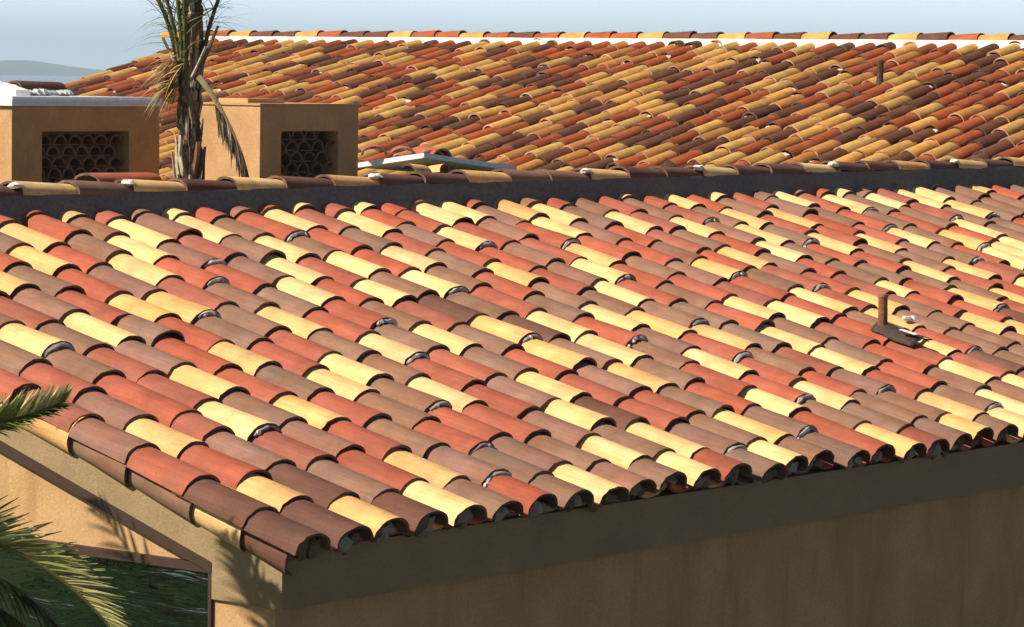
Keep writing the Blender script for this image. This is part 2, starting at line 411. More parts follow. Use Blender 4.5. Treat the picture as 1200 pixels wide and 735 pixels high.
# ridge: mortar band with half-round caps on it ------------------------
CY = 12.845; CZL = lambda x: -.652 + .0036 * (x - 12)
m = MB(); n = 160
band = []
for i in range(n + 1):
    x = GX + .02 + (XEND - GX) * i / n; w = random.uniform(-.006, .006)
    band.append([(x, CY - .075 + random.uniform(-.006, .006), roof_z(CY - .075) - .05), (x, CY - .018 + random.uniform(-.007, .007), CZL(x) - .03 + w), (x, CY + .005, CZL(x) + .012), (x, CY + .20, CZL(x) + .012), (x, CY + .22, roof_z(CY) - .1)])
vs = [V3(*p) for r in band for p in r]; w = 5
fs = [(i * w + j, i * w + j + 1, (i + 1) * w + j + 1, (i + 1) * w + j) for i in range(n) for j in range(w - 1)] + [(0, 1, 2, 3, 4)[::-1]]
m.add(vs, fs, (.15, .142, .135))
m.build('ridge_mortar', M_MORTAR, roof)
m = MB()
caps = 'RD' + 'YBYDYDODDOBBYDDYDDYDDODYDY' + 'RDYDDOBYDDYBDO'
capm = {2: 1, 4: 1, 9: 1, 14: 1, 17: 1, 21: 1, 25: 1}
CP = .4084; x = 12.019 - 7 * CP
order = 'BYDDY' + caps
for i, c in enumerate(order):
    if x < GX - .1: x += CP; continue
    if x > XEND: break
    half_pipe(m, V3(x, CY + .098, CZL(x) + random.uniform(-.006, .006)), XX, (0, -1, 0), .475, .098, .070, .086, .058, .014, 0, .014, 12, shade(c, .9), random.gauss(0, .012), random.gauss(0, .04))
    if i - 5 in capm:
        mo.lump(V3(x - .02, CY + .03, CZL(x) + .065), XX * .04, Vector((0, .04, 0)), Vector((0, 0, .016)), (.66, .62, .56), 9, .4)
    x += CP
# a loose red tile and two broken pieces lying just behind the ridge
half_pipe(m, V3(12.72, CY + .25, CZL(13) + .062), XX, (0, -1, 0), .50, .10, .05, .09, .045, 0, .0, .014, 10, shade('R'), .03)
half_pipe(m, V3(15.29, CY + .15, CZL(15) + .078), (1, -.1, 0), (0, -1, 0), .19, .055, .042, .05, .038, .01, 0, .014, 8, shade('O'), .25, .4)
half_pipe(m, V3(15.60, CY + .12, CZL(15) + .068), (.3, 1, 0), (1, -.3, 0), .13, .045, .05, .045, .045, .01, 0, .014, 8, shade('O'), .1)
m.build('ridge', M_TILE, roof)

# vent pipe with its flashing ----------------------------------------
pb = Vector((16.47, 10.37, -1.455 + H)); pt = Vector((16.475, 10.375, -1.215 + H))
m = MB()
m.tube([pb - Vector((0, 0, .05)), pb + Vector((0, 0, .12)), pt], [.0285, .0275, .0275], 14, (.19, .075, .03), .02)
m.tube([pt - Vector((0, 0, .012)), pt + Vector((0, 0, .004))], [.032, .031], 14, (.30, .12, .06), .03)
pipe = m.build('vent_pipe', M_RUST, roof)
m = MB(); DK = (.055, .034, .027)
s0 = (pb - roof_pt(pb.x, 0)).dot(SL); gx, gs = 11, 9; vs = []; fs = []
for j in range(gs):
    for i in range(gx):
        x = pb.x - .06 + .17 * i / (gx - 1); s = s0 + .055 - .30 * j / (gs - 1)
        u = ((x - X0) / PITCH - .27) % 1 - .5
        hgt = .030 + .088 * math.sqrt(max(0, 1 - (abs(u) - .5) ** 2 / .19)) + random.uniform(-.004, .004) + .012
        rr = math.hypot(x - pb.x, s - s0); hgt += .012 * math.exp(-(rr / .05) ** 2)
        vs.append(roof_pt(x, s, hgt))
for j in range(gs - 1):
    for i in range(gx - 1):
        fs.append((j * gx + i, j * gx + i + 1, (j + 1) * gx + i + 1, (j + 1) * gx + i))
m.add(vs, fs, DK)
m.tube([pb + Vector((0, 0, -.03)), pb + Vector((0, 0, .015)), pb + Vector((0, 0, .05))], [.052, .042, .032], 12, DK, .06)
fl = m.build('flashing', M_RUST, roof)
md = fl.modifiers.new('thickness', 'SOLIDIFY'); md.thickness = .004
m = MB()
for i in range(1):
    a = roof_pt(pb.x - .035, s0 - .125, .152); b = roof_pt(pb.x + .0, s0 - .215, .150)
    m.prism([a - XX * .018, a + XX * .018, b + XX * .02, b - XX * .02], NN * .003, (.85, .85, .83))
[mo.lump(roof_pt(16.90 + .03 * q, s0 + .12 + random.uniform(-.015, .015), .108), XX * .03, SL * .022, NN * .014, (.70, .68, .64), 7, .45) for q in range(3)]
m.build('white_patch', M_MORTAR, roof, 0)
tag(mo.build('mortar', M_MORTAR, roof), kind='stuff')

# ------------------------------------------------------------------ BACK BUILDING
XB = Vector((.0207, -.9998, 0)); DB = Vector((-.9998, -.0207, 0)); PB = R(14.0)
SB = (DB * math.cos(PB) - Vector((0, 0, math.sin(PB)))).normalized()   # down the slope
UB = -SB; NB = (XB.cross(UB)).normalized()
if NB.z < 0: NB = -NB; RB = -XB
else: RB = XB
B0 = V3(32.8084, 20.9196, .372)
back = tag(empty('tiled_hall', (B0.x, B0.y, 0)), 'hall behind, its dark weathered barrel tile roof rising to a white mortared ridge', 'house')
def bpt(u, s, n=0.): return B0 + XB * u + SB * s + NB * n
U0, U1, SLEN = -10.62, 9.2, 9.0
m = MB(); mo = MB()
PITCHB = .269; nc = int((U1 - U0) / PITCHB)
for k in range(nc):
    u = U0 + .13 + PITCHB * k
    s = SLEN + random.uniform(0, .3)
    while s > -.1:
        code = random.choices('YORD', [.29, .12, .34, .25])[0]
        L = .56 if s - .56 > -.22 else s + .22
        if L > .08:
            mort = random.random() < .2
            lift = random.uniform(.012, .02) + (.014 if mort else 0)
            half_pipe(m, bpt(u + random.uniform(-.012, .012), s), UB, RB, L, .108, .110, .098, .102, lift, 0, .014, 10, shade(code, 1, .16, FAR), random.gauss(0, .02), random.gauss(0, .03), False, 3.2 if code in 'YO' else .9)  # paler rims on cream tiles paint in the sun on their lips
            if mort:
                mo.lump(bpt(u + random.uniform(-.06, .06), s + .01, .075), RB * random.uniform(.03, .05), UB * .03, NB * random.uniform(.016, .03), random.choice(((.62, .54, .45), (.70, .63, .55))), 7, .35)
        s -= random.uniform(.465, .52)
    s = SLEN
    while s > -.1:
        half_pipe(m, bpt(u + PITCHB / 2, s, .012), UB, RB, .45, .105, .072, .09, .062, .012, 0, .013, 6, shade(random.choice('ORRDD'), .85, .1, FAR), 0, 0, True)  # pans toned darker to paint in shade between the covers
        s -= .40
m.prism([bpt(U0, SLEN, -.06), bpt(U0, -.12, -.06), bpt(U0, -.12, -.12), bpt(U0, SLEN, -.12)], XB * (U1 - U0), (.13, .09, .07))
# the far slope, seen from nobody's side but needed to close the roof
m.prism([bpt(U0, -.25, -.02), bpt(U0, -.25, -.02) + Vector((6, 0, -1.5)), bpt(U0, -.25, -.1) + Vector((6, 0, -1.5)), bpt(U0, -.25, -.1)], XB * (U1 - U0), (.33, .13, .075))
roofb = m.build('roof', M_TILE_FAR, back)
m = MB(); n = 120; prof = []
for i in range(n + 1):
    u = U0 + .05 + (U1 - U0 - .05) * i / n
    jj = random.uniform(-.012, .012)
    prof += [bpt(u, .07 + jj, .02), bpt(u, -.02, .05 + jj * .5) + Vector((0, 0, .02)), bpt(u, -.03, 0) + Vector((0, 0, .138 + jj * .2)), bpt(u, -.30, 0) + Vector((0, 0, .12)), bpt(u, -.36, 0) + Vector((0, 0, -.1))]
fs = [(i * 5 + j, (i + 1) * 5 + j, (i + 1) * 5 + j + 1, i * 5 + j + 1) for i in range(n) for j in range(4)] + [(0, 1, 2, 3, 4)]
m.add(prof, fs, (.80, .755, .68))
m.build('ridge_mortar', M_MORTAR, roofb)
m = MB(); PBK = .3936
seq = 'YB' + 'BYBBYBBBYBRYBBBYBRYBBYBBYBBYBBY' + 'BRYBBYBDYBBYRBYBYBR'
cb = Vector((32.6114 + .03, 31.013, .5245 + H - .012))
for i, c in enumerate(seq):
    u = (i - 3) * PBK
    p = cb + XB * (u + .45) - DB * .12
    if (p - B0).dot(XB) > U1: break
    half_pipe(m, p + Vector((0, 0, random.uniform(-.008, .008))), -XB, -DB if (-DB).cross(-XB).z > 0 else DB, .46, .108, .084, .094, .07, .014, 0, .014, 10, shade({'B': random.choice('DRD'), 'Y': 'Y'}.get(c, c), 1.15, .1, FAR), random.gauss(0, .015), random.gauss(0, .03))
m.build('ridge', M_TILE_FAR, roofb)
tag(mo.build('mortar', M_MORTAR, roofb), kind='stuff')
m = MB(); pb = Vector((31.12, 19.70, -.06 + H))
m.tube([pb - Vector((0, 0, .06)), pb + Vector((0, 0, .15)), pb + Vector((0, 0, .33))], .038, 10, (.07, .04, .03), .02)
m.tube([pb + Vector((0, 0, -.03)), pb + Vector((0, 0, .06))], [.13, .06], 10, (.06, .035, .03), .1)
m.box(pb + Vector((-.5, -.05, -.14)), pb + Vector((-.02, .2, -.02)), (.07, .04, .035))
m.build('vent_pipe', M_RUST, roofb)
# walls of the hall, and the low flat wing between it and the near house
m = MB()
e0 = bpt(U0 + .15, SLEN - .5, -.2); e1 = bpt(U0 + .15, -.1, -.14)
m.prism([Vector((e0.x, e0.y, 0)), Vector((e1.x + 5.5, e1.y, 0)), e1 + Vector((5.5, 0, -1.5)), e1, e0], XB * .3)
m.box((e0.x, B0.y - U1 + .1, 0), (e0.x + .3, e0.y - .31, e0.z))
m.box((17.75, 17.3, 0), (22.9, 22.0, -1.37 + H))
m.build('wall', [M_HALL], back, 0)

m = MB(); m.box((17.70, 17.25, -1.3695 + H), (22.95, 22.05, -1.35 + H), (.04, .037, .034))  # unseen dark sheet, added to stop the wing reflecting light at the chimneys
m.build('flat_roof', M_MORTAR, back, 0)

# ------------------------------------------------------------------ chimneys of the hall
def chimney(x0, x1, y0, y1, ztop, hole, seed, label):
    """stucco box; its front has an opening stacked with tiles"""
    m = MB(); z0 = -1.36; hx0, hx1, hz0, hz1 = hole; D = .22
    A = lambda x, y, z: V3(x, y, z)
    q = [A(x0, y0, z0), A(x1, y0, z0), A(x1, y0, ztop), A(x0, y0, ztop), A(hx0, y0, hz0), A(hx1, y0, hz0), A(hx1, y0, hz1), A(hx0, y0, hz1)]
    q += [A(hx0, y0 + D, hz0), A(hx1, y0 + D, hz0), A(hx1, y0 + D, hz1), A(hx0, y0 + D, hz1)]
    q += [A(x0, y1, z0), A(x1, y1, z0), A(x1, y1, ztop), A(x0, y1, ztop)]
    f = [(0, 1, 5, 4), (1, 2, 6, 5), (2, 3, 7, 6), (3, 0, 4, 7), (4, 5, 9, 8), (5, 6, 10, 9), (6, 7, 11, 10), (7, 4, 8, 11), (8, 9, 10, 11),
         (12, 15, 14, 13), (0, 3, 15, 12), (1, 13, 14, 2), (3, 2, 14, 15)]
    m.add(q, f)
    c = tag(m.build('chimney', M_CHIM, back, 0), label)
    m = MB(); rr = .075; z = hz0 + .01; row = 0
    while z < hz1 - .02:
        x = hx0 + (.02 if row % 2 else .085)
        while x < hx1 - .03:
            half_pipe(m, A(x, y0 + random.uniform(.03, .06), z), (0, 1, 0), (1, 0, 0), .14, rr, rr * 1.05, rr, rr, 0, 0, .016, 8, shade(random.choice('OORB'), .4), 0, random.gauss(0, .08))  # tile colours darkened for the shade inside the opening
            x += .155
        z += .088; row += 1
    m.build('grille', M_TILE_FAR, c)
    return c
def slab(m, x0, x1, y0, y1, z, t0, col, slope=0.):
    m.prism([V3(x0, y0, z), V3(x1, y0, z + slope), V3(x1, y0, z + slope + t0), V3(x0, y0, z + t0)], (0, y1 - y0, 0), col)
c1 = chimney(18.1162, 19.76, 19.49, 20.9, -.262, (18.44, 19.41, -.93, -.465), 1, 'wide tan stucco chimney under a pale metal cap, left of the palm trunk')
m = MB()
slab(m, 18.085, 19.80, 19.455, 20.95, -.262, .045, (.66, .67, .70))
slab(m, 18.115, 19.775, 19.485, 20.92, -.217, .028, (.66, .67, .70))
m.lump(V3(18.74, 20.3, -.17), (.16, 0, 0), (0, .3, 0), (0, 0, .085), (.82, .81, .78), 9, .18)
m.build('cap', M_METAL, c1, 0)
m = MB()
half_pipe(m, V3(18.93, 20.35, -.150), (1, .06, 0), (.06, -1, 0), .54, .10, .085, .095, .075, 0, 0, .014, 10, shade('D', .8))
for i in range(9): m.lump(V3(18.96 + .06 * i, 20.25, -.165), (.05, 0, 0), (0, .06, 0), (0, 0, random.uniform(.02, .035)), (.62, .62, .62), 7, .3)
m.build('cap_tile', M_TILE_FAR, c1)
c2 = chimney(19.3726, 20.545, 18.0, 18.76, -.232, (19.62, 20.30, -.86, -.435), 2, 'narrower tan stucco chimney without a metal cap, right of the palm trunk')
m = MB()
slab(m, 19.362, 20.556, 17.99, 18.77, -.2315, .016, (.60, .47, .33))
slab(m, 19.55, 19.98, 18.3, 18.62, -.215, .035, (.08, .06, .05))
m.build('cap', M_CHIM, c2, 0)
# ------------------------------------------------------------------ the little shed with a metal-edged roof
pc = V3(18.767, 15.798, -.580); pl = V3(18.767, 16.44, -.670); pr = V3(19.86, 15.798, -.692); pk = V3(19.86, 16.44, -.74)
shed = tag(empty('shed', (18.8, 15.86, 0)), 'low shed right of the chimneys, its roof edged with white metal under loose red tiles', 'shed')
m = MB(); TH = Vector((0, 0, .036))
m.add([pc, pr, pk, pl, pc + TH, pr + TH, pk + TH, pl + TH], [(0, 1, 5, 4), (1, 2, 6, 5), (2, 3, 7, 6), (3, 0, 4, 7), (4, 5, 6, 7), (3, 2, 1, 0)], (.74, .76, .80))
m.build('roof', M_METAL, shed, 0)
m = MB()
m.box((18.83, 15.88, 0), (19.78, 16.40, -.75 + H), (.30, .19, .10)); m.build('wall', M_CHIM, shed, 0)
m = MB()
for i in range(3):
    half_pipe(m, V3(18.70 + .19 * i, 16.22 - .12 * i, -.585 - .012 * i), (.62, .55, .06), (.55, -.62, 0), .42, .10, .07, .09, .06, .01, 0, .014, 10, shade('R', 1.1))
half_pipe(m, V3(19.12, 15.92, -.60), (.2, .6, .05), (.6, -.2, 0), .30, .085, .075, .08, .07, .01, 0, .014, 10, shade('R', .9))
m.build('loose_tiles', M_TILE_FAR, shed)
# ------------------------------------------------------------------ palms
SUN = Vector((-.63, .35, .665)).normalized()
def bez(pts, n):
    """smooth curve through control points"""
    p = [Vector(q) for q in pts]; out = []
    for i in range(n + 1):
        t = i / n; q = p[:]
        while len(q) > 1: q = [q[k].lerp(q[k + 1], t) for k in range(len(q) - 1)]
        out.append(q[0])
    return out
def leaflet(m, p, d, w, side, L, droop, col):
    """a narrow folded blade from p along d"""
    d = d.normalized(); side = (side - d * side.dot(d)).normalized(); nrm = d.cross(side)
    n = 4; vs = []; q = Vector(p); dd = d.copy()
    for i in range(n + 1):
        f = i / n; ww = w * (.55 + 1.2 * f) if f < .35 else w * (1.0 - f) / .65 * 1.0
        ww = max(ww, .0012)
        vs += [q - side * ww + nrm * ww * .5, q, q + side * ww + nrm * ww * .5]
        dd = (dd + Vector((0, 0, -droop / n))).normalized(); q = q + dd * L / n
    fs = []
    for i in range(n):
        a = i * 3; fs += [(a, a + 1, a + 4, a + 3), (a + 1, a + 2, a + 5, a + 4)]
    m.add(vs, fs, col)
def frond(m, ctrl, n, L, w, cols, spread=(50, 80), droop=.5, up=.3, rad=.012, rcol=(.16, .15, .05), start=.22, twist=0., taper=.55):
    c = bez(ctrl, 24); m.tube(c, [rad * (1 - .8 * i / 24) + .0015 for i in range(25)], 6, rcol, .05)
    for i in range(n):
        f = start + (1 - start) * i / (n - 1); a = f * 24; j = min(int(a), 23); p = c[j].lerp(c[j + 1], a - j)
        t = (c[j + 1] - c[j]).normalized(); s = t.cross(Vector((0, 0, 1)))
        s = s.normalized() if s.length > .05 else Vector((1, 0, 0)); nn = s.cross(t).normalized()
        if twist: q = Matrix.Rotation(twist, 3, t); s = q @ s; nn = q @ nn
        for sg in (-1, 1):
            ang = R(random.uniform(*spread)) * (1 - .45 * f)
            d = t * math.cos(ang) + (s * sg * math.cos(R(up * 60)) + nn * math.sin(R(up * 60 + random.uniform(-12, 12)))) * math.sin(ang)
            ll = L * random.uniform(.82, 1.1) * (1 - taper * abs(2 * f - .9) ** 1.6)
            cc = random.choice(cols); v = random.uniform(.8, 1.2)
            leaflet(m, p, d, w, t.cross(d).cross(d) if False else t, ll, droop * random.uniform(.6, 1.4), tuple(x * v for x in cc))
GREEN = [(.075, .105, .022), (.10, .125, .03), (.06, .085, .018)]
STRAW = [(.42, .32, .14), (.34, .24, .10), (.50, .40, .20)]
BROWN = [(.13, .075, .04), (.20, .12, .065), (.09, .055, .03)]

# the palm in the court, its crown above the picture
P0 = Vector((16.965, 16.43, 0))
palm = tag(empty('palm_tree', P0), 'shaggy palm trunk between the two chimneys, with ragged dry leaf bases and thin green fronds', 'palm tree')
m = MB(); n = 46; pts = []; rad = []
for i in range(n + 1):
    z = 6.15 * i / n; pts.append(P0 + Vector((.012 * math.sin(z * 2), .012 * math.cos(z * 1.7), z))); rad.append((.054 if z > 4.6 else .066) + random.uniform(-.008, .008) + (.008 if i % 2 else 0))
m.tube(pts, rad, 14, (.20, .125, .07), .1)
palm_trunk = m.build('trunk', M_BARK, palm, 40)
m = MB()
RIGHT = Vector((.6239, -.7814, 0)); FW = Vector((.78, .62, 0))
def boot(z, az, L, w, lean, col):
    d = Vector((math.cos(az), math.sin(az), 0)); s = Vector((-d.y, d.x, 0))
    a = P0 + Vector((0, 0, z)) + d * .05; b = a + d * lean + Vector((0, 0, L))
    mid = a.lerp(b, .5) + d * .015
    vs = []
    for p, ww, th in ((a, w, .02), (mid, w * .8, .016), (b, w * .45, .008)):
        vs += [p - s * ww, p + d * th, p + s * ww, p - d * th * .5]
    fs = [(i * 4 + k, i * 4 + (k + 1) % 4, (i + 1) * 4 + (k + 1) % 4, (i + 1) * 4 + k) for i in range(2) for k in range(4)] + [(8, 9, 10, 11)]
    m.add(vs, fs, col)
for i in range(480):
    z = random.uniform(3.6, 6.05); az = random.uniform(0, 6.283)
    boot(z, az, random.uniform(.07, .24), random.uniform(.012, .04), random.uniform(-.035, .05) * (1.3 if z < 4.6 else .8), random.choice(((.26, .17, .10), (.16, .10, .06), (.42, .33, .21), (.10, .06, .04), (.30, .16, .08))))
for z, dx, L, le in ((4.22, .0, .30, .02), (4.05, .3, .35, .05), (4.28, -.25, .22, .06)):  # dark bases on the right: that side's shade put into the colour
    boot(z, math.atan2(RIGHT.y, RIGHT.x) + dx, L, .06, le, (.20, .085, .045))
for z, dx, L, le in ((4.15, .2, .42, .05), (4.1, -.2, .36, .08), (4.25, .5, .33, .03)):  # pale bases on the left: sunlight on that side painted in
    boot(z, math.atan2(-RIGHT.y, -RIGHT.x) + dx, L, .04, le, (.42, .34, .24))
m.build('leaf_bases', M_BARK, palm, 30)
top = P0 + Vector((0, 0, 4.95))
def fr_obj(name, ctrl, *a, **k):
    mm = MB(); frond(mm, ctrl, *a, **k); return mm.build(name, M_PALM, palm, 40)
# green leaf stems rising out of the picture
for i, (dx, df, h, sp) in enumerate(((-.065, -.03, .75, -.10), (-.05, -.05, .9, -.05), (-.075, .03, .8, -.18), (-.06, .0, .6, -.12), (-.035, -.06, .8, .0), (.06, .05, .8, .13))):
    b = top + RIGHT * dx + FW * df
    fr_obj('frond', [b, b + Vector((0, 0, h * .5)) + RIGHT * sp * .25, b + Vector((0, 0, h)) + RIGHT * sp, b + Vector((0, 0, h * 1.7)) + RIGHT * sp * 3.6 + FW * df * 9, b + Vector((0, 0, h * 1.7)) + RIGHT * sp * 6 + FW * df * 16],
           18, .46, .0055, [(.16, .155, .045), (.22, .19, .075), (.10, .11, .028)], (28, 55), .8, .25, .017, (.15, .145, .045), .10)
# thin leaflets reaching left and right against the sky
m = MB()
for i in range(40):
    sd = -1 if i % 5 < 3 else 1
    p = top + RIGHT * sd * random.uniform(.05, .09) + Vector((0, 0, random.uniform(.15, .55)))
    leaflet(m, p, RIGHT * sd * random.uniform(.6, 1.) + Vector((0, 0, random.uniform(.3, 1.1))) + FW * random.uniform(-.4, .4), .006, FW, random.uniform(.28, .46), random.uniform(.8, 1.5), random.choice(GREEN + STRAW[:1]))
m.build('leaflets', M_PALM, palm, 40)
# dry straw hanging at the left of the trunk
m = MB()
for i in range(80):
    p = P0 + Vector((0, 0, random.uniform(4.90, 5.14))) - RIGHT * random.uniform(.04, .12) - FW * random.uniform(.03, .1)
    leaflet(m, p, -RIGHT * random.uniform(.3, 1.0) + Vector((0, 0, random.uniform(-.9, .35))) - FW * random.uniform(-.2, .4), random.uniform(.008, .014), FW, random.uniform(.18, .34), 1.3, random.choice(STRAW))
for a in ((-.10, 5.06, -.20, 5.26), (-.06, 5.08, -.13, 5.28)):
    q0 = P0 + RIGHT * a[0] + Vector((0, 0, a[1])); q1 = P0 + RIGHT * a[2] + Vector((0, 0, a[3]))
    m.tube([q0, q1], [.008, .012], 5, (.75, .70, .6))
m.build('dry_leaves', M_PALM, palm, 40)
# a broken stem at the right, and one dead frond hanging down in front of the chimney
m = MB()
q = lambda r, z, f=0: P0 + RIGHT * r + FW * (-.11 + f) + Vector((0, 0, z))
m.tube([q(.03, 4.92), q(.08, 5.06), q(.135, 5.19), q(.20, 5.345)], [.022, .018, .017, .008], 7, (.17, .115, .07), .1)
m.tube([q(.02, 4.985, -.02), q(.06, 5.07, -.02), q(.115, 5.2, -.02)], [.012, .010, .007], 6, (.52, .44, .32), .1)
m.build('broken_stem', M_PALM, palm, 40)
m = MB(); hang = bez([q(.07, 4.99, -.04), q(.15, 4.90, -.06), q(.22, 4.80, -.06), q(.32, 4.58, -.06), q(.44, 4.42, -.06), q(.44, 4.12, -.06)], 24)
m.tube(hang, [.024 - .0008 * i for i in range(25)], 6, (.50, .38, .22), .06)
for i in range(230):
    f = random.uniform(.30, 1); a = f * 24; j = min(int(a), 23); p = hang[j].lerp(hang[j + 1], a - j); t_ = (hang[j + 1] - hang[j]).normalized()
    leaflet(m, p, t_ * random.uniform(.5, 1) + Vector((0, 0, -.6)) + RIGHT * random.uniform(-.38, .22) + FW * random.uniform(-.25, .1), random.uniform(.007, .014), t_.cross(FW), random.uniform(.12, .25), .8, random.choice(BROWN + BROWN + BROWN + [(.46, .36, .22), (.6, .5, .36)]))
m.build('dead_frond', M_PALM, palm, 40)

# the palm in front of the gable, its trunk left of the picture
Q0 = Vector((7.55, 9.55, 0))
palm2 = tag(empty('date_palm', Q0), 'feathery green palm whose fronds reach in from the left in front of the gable window', 'palm tree')
m = MB(); pts = [Q0 + Vector((.02 * math.sin(z), .02 * math.cos(z), z * .1 * 3.55)) for z in range(11)]
m.tube(pts, [.15] * 8 + [.17, .19, .15], 14, (.20, .14, .085), .12)
m.build('trunk', M_BARK, palm2, 40)
cr = Q0 + Vector((0, 0, 3.6))
YEL = [(.13, .14, .035), (.20, .19, .06), (.10, .11, .025), (.16, .15, .05)]
m_ = lambda x, y, z: V3(x, y, z)
def fr2(ctrl, *a, **k):
    mm = MB(); frond(mm, ctrl, *a, **k); return mm.build('frond', M_PALM, palm2, 40)
LIT = [(.42, .38, .13), (.34, .32, .10), (.52, .46, .22), (.18, .19, .05)]  # leaflets in full sun, the light painted into their pale colours
fr2([m_(7.6, 9.5, -1.4), m_(7.85, 9.23, -1.33), m_(8.05, 9.02, -1.31), m_(8.24, 8.83, -1.26), m_(8.35, 8.71, -1.18)], 64, .19, .0105, LIT, (66, 86), .05, .95, .013, (.13, .12, .03), .1, 0., .5)
fr2([m_(7.6, 9.5, -1.4), m_(7.85, 9.23, -1.36), m_(8.05, 9.0, -1.33), m_(8.2, 8.86, -1.27), m_(8.33, 8.72, -1.20)], 90, .19, .014, GREEN, (40, 80), .5, .25, .01, (.10, .10, .03), .15)
fr2([m_(7.6, 9.5, -1.5), m_(7.95, 9.12, -1.60), m_(8.14, 8.90, -1.62), m_(8.34, 8.68, -1.74), m_(8.46, 8.50, -2.06)], 84, .23, .0105, LIT, (42, 72), .1, .95, .014, (.14, .13, .035), .12, 0., .45)
fr2([m_(7.6, 9.5, -1.6), m_(7.95, 9.12, -1.70), m_(8.16, 8.90, -1.74), m_(8.32, 8.74, -1.85), m_(8.40, 8.62, -2.2)], 80, .22, .012, GREEN, (45, 75), .8, .1, .012, (.10, .10, .03), .1)
fr2([m_(7.6, 9.5, -1.6), m_(7.95, 9.2, -1.78), m_(8.2, 9.0, -1.86), m_(8.4, 8.85, -1.98), m_(8.5, 8.75, -2.3)], 70, .22, .012, GREEN, (45, 75), .8, .0, .012, (.10, .10, .03), .1)
# fronds reaching past the left edge of the picture; their shadow falls on the corner of the roof
for tx, ty, tz, d, n in ((9.95, 10.22, -1.74, 2.0, 14), (9.90, 9.16, -2.10, 1.95, 46), (9.90, 9.22, -1.93, 2.0, 46), (9.95, 9.40, -1.84, 2.0, 40)):
    p = V3(tx, ty, tz) + SUN * d
    fr2([cr, cr.lerp(p, .4) + Vector((0, .1, .35)), p + Vector((-.35, .12, .17)), p + Vector((-.12, .03, .08)), p + Vector((.04, -.02, -.12))], n, .22, .014, GREEN, (40, 75), .6, .2, .012, (.12, .12, .03), .35)
for i in range(9):
    a = R(85 + 19 * i + random.uniform(-6, 6)); d = Vector((math.cos(a), math.sin(a), 0)); h = random.uniform(.1, .75)
    fr2([cr, cr + d * .35 + Vector((0, 0, .2 + h)), cr + d * .8 + Vector((0, 0, .25 + h)), cr + d * 1.15 + Vector((0, 0, .0 + h)), cr + d * 1.35 + Vector((0, 0, -.35 + h))], 40, .28, .012, GREEN, (50, 75), .6, .2, .014, (.12, .12, .03), .15)

# shrubs out on the lawn, seen mirrored in the dark window
def shrub(x, y, r, h, label):
    m = MB(); m.tube([(x, y, 0), (x + .05, y, h * .3), (x, y + .05, h * .6)], [.08, .06, .03], 7, (.12, .08, .05), .1)
    for i in range(520):
        a = random.uniform(0, 6.283); z = random.uniform(.05, 1); rr = r * math.sqrt(random.random()) * (1 - .55 * abs(z - .45) * 1.6)
        p = Vector((x + rr * math.cos(a), y + rr * math.sin(a), z * h * (1 - .25 * (rr / r) ** 2)))
        d = Vector((random.uniform(-1, 1), random.uniform(-1, 1), random.uniform(-.6, 1)))
        leaflet(m, p, d, .05, Vector((random.uniform(-1, 1), random.uniform(-1, 1), .2)), .24, .4, random.choice(((.04, .15, .03), (.09, .27, .06), (.02, .07, .02))))
    o = m.build('shrub', M_LEAF, None, 0, (x, y, 0))
    tag(o, label, 'shrub', 'shrubs mirrored in the gable window')
for x, y, r, h in ((3.4, 14.3, .8, 1.7), (1.9, 15.0, 1.0, 2.0), (3.0, 16.9, 1.2, 2.2), (.3, 17.2, 1.3, 2.3), (5.6, 13.1, .6, 1.2)):
    shrub(x, y, r, h, 'green shrub out on the lawn, seen mirrored in the dark gable window')
# ------------------------------------------------------------------ ground, hill, air
t = NT('dry_lawn'); g = t.n('ShaderNodeTexCoord').outputs['Object']
c = t.mix(t.ramp(t.noise(g, .35, 6, .65), .4, .62), (.045, .105, .018), (.085, .11, .035))
c = t.mix(t.ramp(t.noise(g, .004, 5, .6), .42, .6), c, (.16, .125, .07))
M_LAWN = t.done(c, .95, .1)
m = MB(); Rg = 9000
ring = [0, 40, 160, 600, 2000, 5000, Rg]; vs = [(0, 0, 0)]; seg = 48; fs = []
for r_ in ring[1:]:
    vs += [(r_ * math.cos(2 * math.pi * k / seg), r_ * math.sin(2 * math.pi * k / seg), 0) for k in range(seg)]
fs += [(0, 1 + k, 1 + (k + 1) % seg) for k in range(seg)]
for j in range(len(ring) - 2):
    fs += [(1 + j * seg + k, 1 + (j + 1) * seg + k, 1 + (j + 1) * seg + (k + 1) % seg, 1 + j * seg + (k + 1) % seg) for k in range(seg)]
m.add(vs, fs)
tag(m.build('ground', M_LAWN, None, 0), kind='structure', label='lawn and dry land around the houses')
t = NT('sea'); g = t.n('ShaderNodeTexCoord').outputs['Object']  # added sea, there to mirror the sky and make the far plain pale
t.bump(t.noise(g, .05, 6, .7), .25, 1.)
M_SEA = t.done((.03, .07, .09), .18, .5)
m = MB(); vs = []; seg = 64
for r_ in (420, 1500, 4000, 8900): vs += [(r_ * math.cos(2 * math.pi * k / seg), r_ * math.sin(2 * math.pi * k / seg), .004) for k in range(seg)]
m.add(vs, [(j * seg + k, (j + 1) * seg + k, (j + 1) * seg + (k + 1) % seg, j * seg + (k + 1) % seg) for j in range(3) for k in range(seg)])
tag(m.build('added_water', M_SEA, None, 0), kind='structure', label='added calm sea mirroring the pale sky under the far hill')
t = NT('asphalt'); g = t.n('ShaderNodeTexCoord').outputs['Object']
M_ADDED_YARD = t.done(t.mix(t.noise(g, 1.2, 6, .7), (.026, .021, .015), (.042, .034, .025)), .92, .2)
m = MB(); m.add([(5.5, -40, .004), (60, -40, .004), (60, 9.14, .004), (5.5, 9.14, .004)], [(0, 1, 2, 3)])  # added ground sheet out of view, dark to keep bounce off the eave wall
